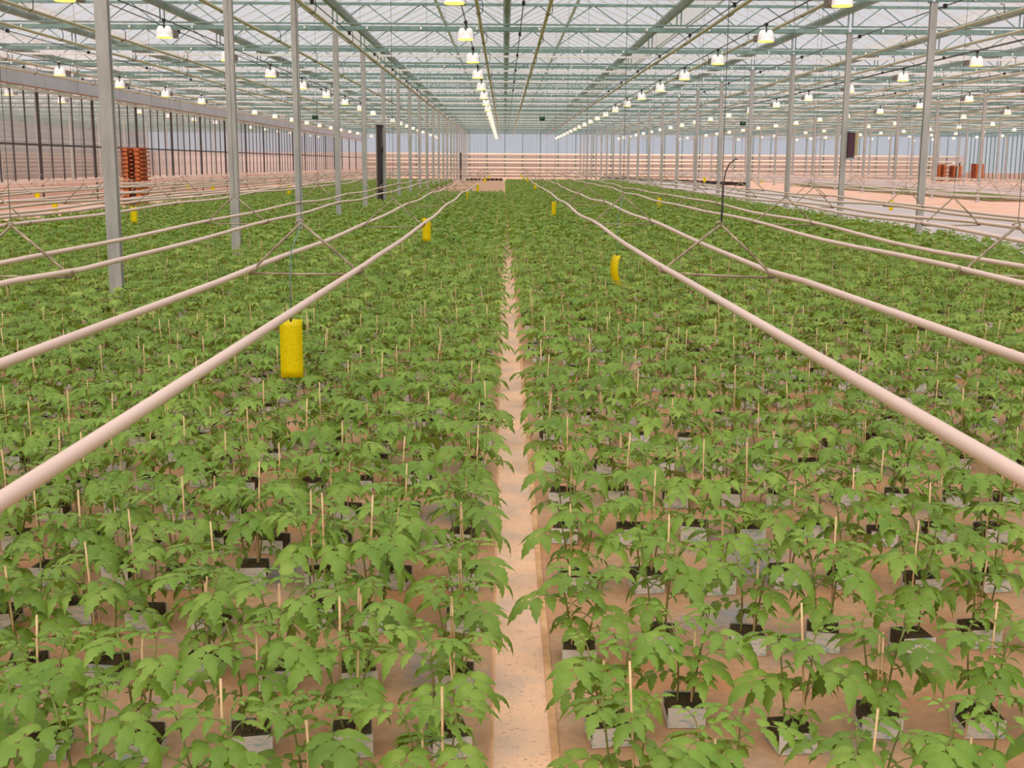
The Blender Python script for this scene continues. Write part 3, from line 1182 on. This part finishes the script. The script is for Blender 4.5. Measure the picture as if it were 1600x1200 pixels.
def make_plant(seed, lod):
    """returns dict of Tri per part: cube, wrap, stem list, foliage, cane list"""
    r = random.Random(seed)
    parts = {'cube': Tri(), 'wrap': Tri(), 'stems': [], 'foliage': Tri(), 'canes': []}
    c = 0.051
    hh = 0.062
    if lod == 0:
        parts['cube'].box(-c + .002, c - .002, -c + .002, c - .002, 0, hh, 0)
        # low crumbly mound in the planting hole
        for _ in range(7):
            qx, qy, q = r.uniform(-.03, .03), r.uniform(-.03, .03), r.uniform(.006, .014)
            parts['cube'].box(qx - q, qx + q, qy - q, qy + q, hh, hh + q * 0.5, 0)
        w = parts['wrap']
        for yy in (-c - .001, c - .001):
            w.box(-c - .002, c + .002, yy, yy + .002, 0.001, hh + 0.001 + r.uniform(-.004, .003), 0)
        w.box(-c - .002, -c + 0.001, -c * 0.9, c * 0.9, 0.001, hh * 0.35, 0)  # low side flaps bare the brown cube, standing in for shaded sleeve sides
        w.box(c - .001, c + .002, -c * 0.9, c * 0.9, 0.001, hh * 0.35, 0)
    elif lod == 1:
        parts['cube'].box(-c, c, -c, c, 0, hh, 0)
        parts['wrap'].add([(-c, -c - .001, 0), (c, -c - .001, 0), (c, -c - .001, hh), (-c, -c - .001, hh)], [(0, 1, 2), (0, 2, 3)], 0)
    nst = 2
    for s in range(nst):
        sgn = -1 if s == 0 else 1
        ang = r.uniform(-0.5, 0.5) + (0 if sgn > 0 else PI)
        bx, by = 0.022 * math.cos(ang), 0.022 * math.sin(ang) * 0.8
        H = r.uniform(0.235, 0.295)
        lx, ly = bx * r.uniform(1.0, 2.2), by * r.uniform(0.5, 2.0)
        base = Vector((bx, by, hh - 0.004))
        tip = Vector((bx + lx, by + ly, hh + H))
        bend = Vector((r.uniform(-.012, .012), r.uniform(-.012, .012), 0))

        def at(u):
            return base.lerp(tip, u) + bend * math.sin(PI * u)
        st = Tri()
        if lod == 0:
            st.tube([at(u) for u in (0, .25, .5, .75, 1)], 0.0036, 0.0020, 5, 0)
        elif lod == 1:
            st.tube([at(0), at(1)], 0.0034, 0.0024, 3, 0)
        nl = 7
        ph = r.uniform(0, 2 * PI)
        for i in range(nl):
            u = 0.20 + 0.80 * i / (nl - 1)
            if lod == 2 and i < 2:
                continue
            P = at(min(u, 1.0))
            phi = ph + i * 2.399 + r.uniform(-.3, .3)
            size = (0.55, 0.80, 1.0, 1.05, 1.0, 0.72, 0.42)[i] * r.uniform(0.9, 1.12)
            Lr = 0.122 * size
            el0 = (0.45, 0.55, 0.62, 0.72, 0.85, 1.0, 1.2)[i] + r.uniform(-.12, .12)
            el1 = el0 - r.uniform(0.95, 1.25)
            hdir = Vector((math.cos(phi), math.sin(phi), 0))
            side = Vector((-math.sin(phi), math.cos(phi), 0))
            pts, dirs = [P], []
            ns = 6
            cur = P.copy()
            for q in range(ns):
                e = el0 + (el1 - el0) * q / (ns - 1)
                dd = hdir * math.cos(e) + Vector((0, 0, 1)) * math.sin(e)
                cur = cur + dd * (Lr / ns)
                pts.append(cur.copy())
                dirs.append(dd)
            if lod == 0:
                st.tube([pts[0], pts[2], pts[4], pts[6]], 0.0019, 0.0011, 4, 0)
            fo = parts['foliage']
            dd = dirs[-1]
            nrm = side.cross(dd) * -1
            if nrm.z < 0:
                nrm = -nrm
            dr = r.uniform(0.55, 0.95)
            if lod == 2:
                # whole leaf as three broad lobes
                for a_off, LL in ((0, 0.19), (0.85, 0.15), (-0.85, 0.15)):
                    h2 = (hdir * math.cos(a_off) + side * math.sin(a_off))
                    c0 = P.lerp(pts[-1], 0.45) + Vector((0, 0, 0.004))
                    t1 = c0 + h2 * LL * size - Vector((0, 0, LL * size * 0.45))
                    s2 = Vector((-h2.y, h2.x, 0))
                    m1 = c0 + h2 * LL * size * 0.5 - Vector((0, 0, 0.012))
                    wv = 0.048 * size
                    fo.add([c0, m1 + s2 * wv - Vector((0, 0, .012)), t1, m1 - s2 * wv - Vector((0, 0, .012))], [(0, 2, 1), (0, 3, 2)], 0)
                continue
            leaflet(fo, pts[-1], dd, nrm, 0.092 * size, 0.057 * size, dr, lod, 0, r)
            spec = ((5, 0.080, 0.044, 0.95), (3, 0.070, 0.039, 1.1), (1, 0.042, 0.025, 1.2)) if size > 0.6 else ((4, 0.066, 0.034, 0.9), (2, 0.05, 0.027, 1.1))
            for idx, LL, WW, spread in spec:
                for sg in (-1, 1):
                    dl = (dirs[idx] * math.cos(spread) + side * sg * math.sin(spread)).normalized()
                    n2 = (nrm + side * sg * 0.15).normalized()
                    leaflet(fo, pts[idx] + side * sg * 0.004, dl, n2, LL * size * r.uniform(.9, 1.1), WW * size * r.uniform(.9, 1.15),
                            dr * r.uniform(0.7, 1.2), lod, 0, r)
        parts['stems'].append(st)
    ncane = 2 if seed % 2 == 0 else 1
    for q in range(ncane):
        cx, cy = r.uniform(-.03, .03), r.uniform(-.03, .03)
        hc = r.uniform(0.27, 0.42) if q == 0 else r.uniform(0.20, 0.30)
        cn = Tri()
        if lod == 0:
            cn.tube([(cx, cy, hh - .005), (cx + r.uniform(-.03, .03), cy + r.uniform(-.02, .02), hc)], 0.0030, 0.0030, 6, 0)
        elif lod == 1:
            cn.tube([(cx, cy, hh), (cx + r.uniform(-.03, .03), cy + r.uniform(-.02, .02), hc)], 0.0032, 0.0032, 3, 0)
        elif q == 0:
            cn.add([(cx - .004, cy, .1), (cx + .004, cy, .1), (cx + .004, cy, hc), (cx - .004, cy, hc)], [(0, 1, 2), (0, 2, 3)], 0)
        if cn.t:
            parts['canes'].append(cn)
    return parts


def tri_mesh(name, T, mats, smooth=False):
    me = bpy.data.meshes.new(name)
    me.from_pydata(T.v, [], T.t)
    for m in mats:
        me.materials.append(m)
    if smooth:
        me.polygons.foreach_set('use_smooth', [True] * len(T.t))
    me.update()
    return me


# where the plants stand
plants = []                                # x, y, side, row, col
for side, x0, dx, ystart, dy in (('left', -0.145, -0.255, 2.02, 0.42), ('right', 0.262, 0.255, 1.88, 0.55)):
    row = 0
    y = ystart
    while y < 90:
        step = dy if y < 30 else dy
        ncol = int((abs(BED_L) if side == 'left' else BED_R) / 0.255)
        for c in range(ncol):
            x = x0 + dx * c
            if side == 'left' and -3.85 < x and y > 52:
                continue
            if side == 'right' and x > BED_R:
                continue
            if side == 'left' and x < BED_L:
                continue
            jx, jy = rng.normal(0, 0.016), rng.normal(0, 0.035)
            plants.append((x + jx, y + jy, side, row, c))
        y += dy
        row += 1
# leave room for the posts
post_xy = [(b, ty(k)) for (b, k) in POSTS]
keep = []
for p in plants:
    if any(abs(p[0] - q[0]) < 0.2 and -0.6 < p[1] - q[1] < 0.16 for q in post_xy):
        continue
    if any(abs(p[0] - q[0]) < 0.26 and -0.35 < p[1] - q[1] < 0.2 for q in ((-1.19, ty(1)), (1.15, ty(2)), (-1.14, ty(3)))):
        continue
    w = 0.47 * p[1] + 1.8
    if abs(p[0]) < w:
        keep.append(p)
plants = keep
vis = [p for p in plants if in_frame(p[0], p[1], 0.3, 20) or in_frame(p[0], p[1], 0.05, 10)]
vis.sort(key=lambda p: math.hypot(p[0], p[1]))
solo = vis[:300]
solo_keys = {(p[2], p[3], p[4]) for p in solo}
rest = [p for p in plants if (p[2], p[3], p[4]) not in solo_keys]
first_row = {s: min(p[3] for p in solo if p[2] == s) for s in ('left', 'right')}

NV = 8
proto = []
for v in range(NV):
    pp = make_plant(100 + v, 0)
    proto.append(dict(
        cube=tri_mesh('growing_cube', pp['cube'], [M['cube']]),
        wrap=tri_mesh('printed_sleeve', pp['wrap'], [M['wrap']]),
        foliage=tri_mesh('foliage', pp['foliage'], [M['leaf']], True),
        stems=[tri_mesh('stem', s, [M['stem']], True) for s in pp['stems']],
        canes=[tri_mesh('support_cane', s, [M['cane']], True) for s in pp['canes']]))
for p in solo:
    v = proto[int(rng.integers(NV))]
    t = empty('tomato_plant', (p[0], p[1], 0.007), float(rng.uniform(-0.25, 0.25)) + (PI if rng.random() < 0.5 else 0.0))
    s = float(rng.uniform(0.86, 1.14))
    t.scale = (float(rng.uniform(0.97, 1.03)), float(rng.uniform(0.97, 1.03)), s)
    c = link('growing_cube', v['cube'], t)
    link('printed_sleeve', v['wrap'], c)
    for m in v['stems']:
        link('stem', m, t)
    link('foliage', v['foliage'], t)
    for m in v['canes']:
        link('support_cane', m, t)
    rr = p[3] - first_row[p[2]]
    tag(t, 'tomato plant %s of the concrete strip, %s row back, %s plant out from the strip' % (p[2], ORD[rr], ORD[p[4]]), 'plant',
        'young tomato plants in wrapped cubes')


def mass(name, label, pts, lod, zs=(0.9, 1.12), group=None, seeds=6):
    """the uncounted rest of a bed as one mesh"""
    if not pts:
        return
    temps = []
    for v in range(seeds):
        pp = make_plant(200 + v, lod)
        T = Tri()
        for key, mi in (('foliage', 0), ('cube', 2), ('wrap', 3)):
            if pp[key].v:
                T.add(pp[key].v, pp[key].t, mi)
        for s in pp['stems']:
            if s.v:
                T.add(s.v, s.t, 1)
        for s in pp['canes']:
            T.add(s.v, s.t, 4)
        temps.append((np.array(T.v, np.float32), np.array(T.t, np.int32), np.array(T.m, np.int32)))
    P = np.array([(p[0], p[1]) for p in pts], np.float32)
    pick = rng.integers(0, seeds, len(P))
    AV, AT, AM = [], [], []
    off = 0
    for v, (tv, tt_, tm) in enumerate(temps):
        sel = P[pick == v]
        n = len(sel)
        if not n:
            continue
        a = rng.uniform(-0.3, 0.3, n) + (rng.random(n) < 0.5) * PI
        if lod == 2:
            a = rng.uniform(0, 2 * PI, n)
        sz = rng.uniform(zs[0], zs[1], n)
        ca, sa = np.cos(a)[:, None], np.sin(a)[:, None]
        X = tv[None, :, 0] * ca - tv[None, :, 1] * sa + sel[:, 0:1]
        Y = tv[None, :, 0] * sa + tv[None, :, 1] * ca + sel[:, 1:2]
        Z = tv[None, :, 2] * sz[:, None] + 0.007
        V = np.stack([X, Y, Z], -1).reshape(-1, 3)
        Tt = (tt_[None] + (np.arange(n, dtype=np.int32) * len(tv))[:, None, None]).reshape(-1, 3) + off
        AV.append(V.astype(np.float32))
        AT.append(Tt)
        AM.append(np.tile(tm, n))
        off += len(V)
    V, T_, Mi = np.concatenate(AV), np.concatenate(AT).astype(np.int32), np.concatenate(AM).astype(np.int32)
    me = bpy.data.meshes.new(name)
    me.vertices.add(len(V))
    me.vertices.foreach_set('co', V.ravel())
    me.loops.add(len(T_) * 3)
    me.loops.foreach_set('vertex_index', T_.ravel())
    me.polygons.add(len(T_))
    me.polygons.foreach_set('loop_start', np.arange(0, len(T_) * 3, 3, dtype=np.int32))
    me.polygons.foreach_set('material_index', Mi)
    for m in ('leaf', 'stem', 'cube', 'wrap', 'cane'):
        me.materials.append(M[m])
    me.update(calc_edges=True)
    o = link(name, me)
    tag(o, label, 'plants', group, 'stuff')
    print(name, len(pts), 'plants', len(T_), 'tris')
    return o


mass('tomato_bed', 'dense mass of young tomato plants filling the middle of both beds', [p for p in rest if p[1] < 19], 1, (0.86, 1.14))
mass('tomato_bed', 'distant carpet of young tomato plants reaching to the back of the house', [p for p in rest if p[1] >= 19], 2, (0.9, 1.12))
farp = [(x + rng.normal(0, .05), y + rng.normal(0, .05)) for x in np.arange(21.3, 24.2, 0.3) for y in np.arange(52, 90, 0.42)]
mass('seedling_bed', 'low far strip of green plants on the pink floor beyond the path', farp, 2, (0.6, 0.8))

# ------------------------------------------------------------------ light
w = bpy.data.worlds.new('overcast sky')
scene.world = w
w.use_nodes = True
nt = w.node_tree
nt.nodes.clear()
wo = nt.nodes.new('ShaderNodeOutputWorld')
bg = nt.nodes.new('ShaderNodeBackground')
tc = nt.nodes.new('ShaderNodeTexCoord')
sx = nt.nodes.new('ShaderNodeSeparateXYZ')
rp = nt.nodes.new('ShaderNodeValToRGB')
nt.links.new(tc.outputs['Generated'], sx.inputs[0])
nt.links.new(sx.outputs['Z'], rp.inputs['Fac'])
e = rp.color_ramp.elements
e[0].position = 0.0
e[0].color = (0.52, 0.53, 0.58, 1)
e[1].position = 1.0
e[1].color = (1.25, 1.2, 1.16, 1)
m1 = e.new(0.45)
m1.color = (0.49, 0.465, 0.515, 1)
nt.links.new(rp.outputs[0], bg.inputs['Color'])
bg.inputs['Strength'].default_value = 1.0
nt.links.new(bg.outputs[0], wo.inputs['Surface'])

sd = bpy.data.lights.new('hazy sun', 'SUN')
sd.energy = 3.3
sd.angle = math.radians(75)
sd.color = (1.0, 0.87, 0.72)
so = bpy.data.objects.new('hazy sun', sd)
so.rotation_euler = (math.radians(40), math.radians(-8), 0)
COL.objects.link(so)

# ------------------------------------------------------------------ render look
vs_ = scene.view_settings
vs_.view_transform = 'Standard'
vs_.look = 'None'
vs_.gamma = 1.0
vs_.use_curve_mapping = False
vs_.exposure = 0.08
cy = scene.cycles
cy.max_bounces = 6
cy.diffuse_bounces = 3
cy.glossy_bounces = 2
cy.transmission_bounces = 2
cy.transparent_max_bounces = 24
cy.caustics_reflective = False
cy.caustics_refractive = False
cy.use_adaptive_sampling = True
cy.adaptive_threshold = 0.03
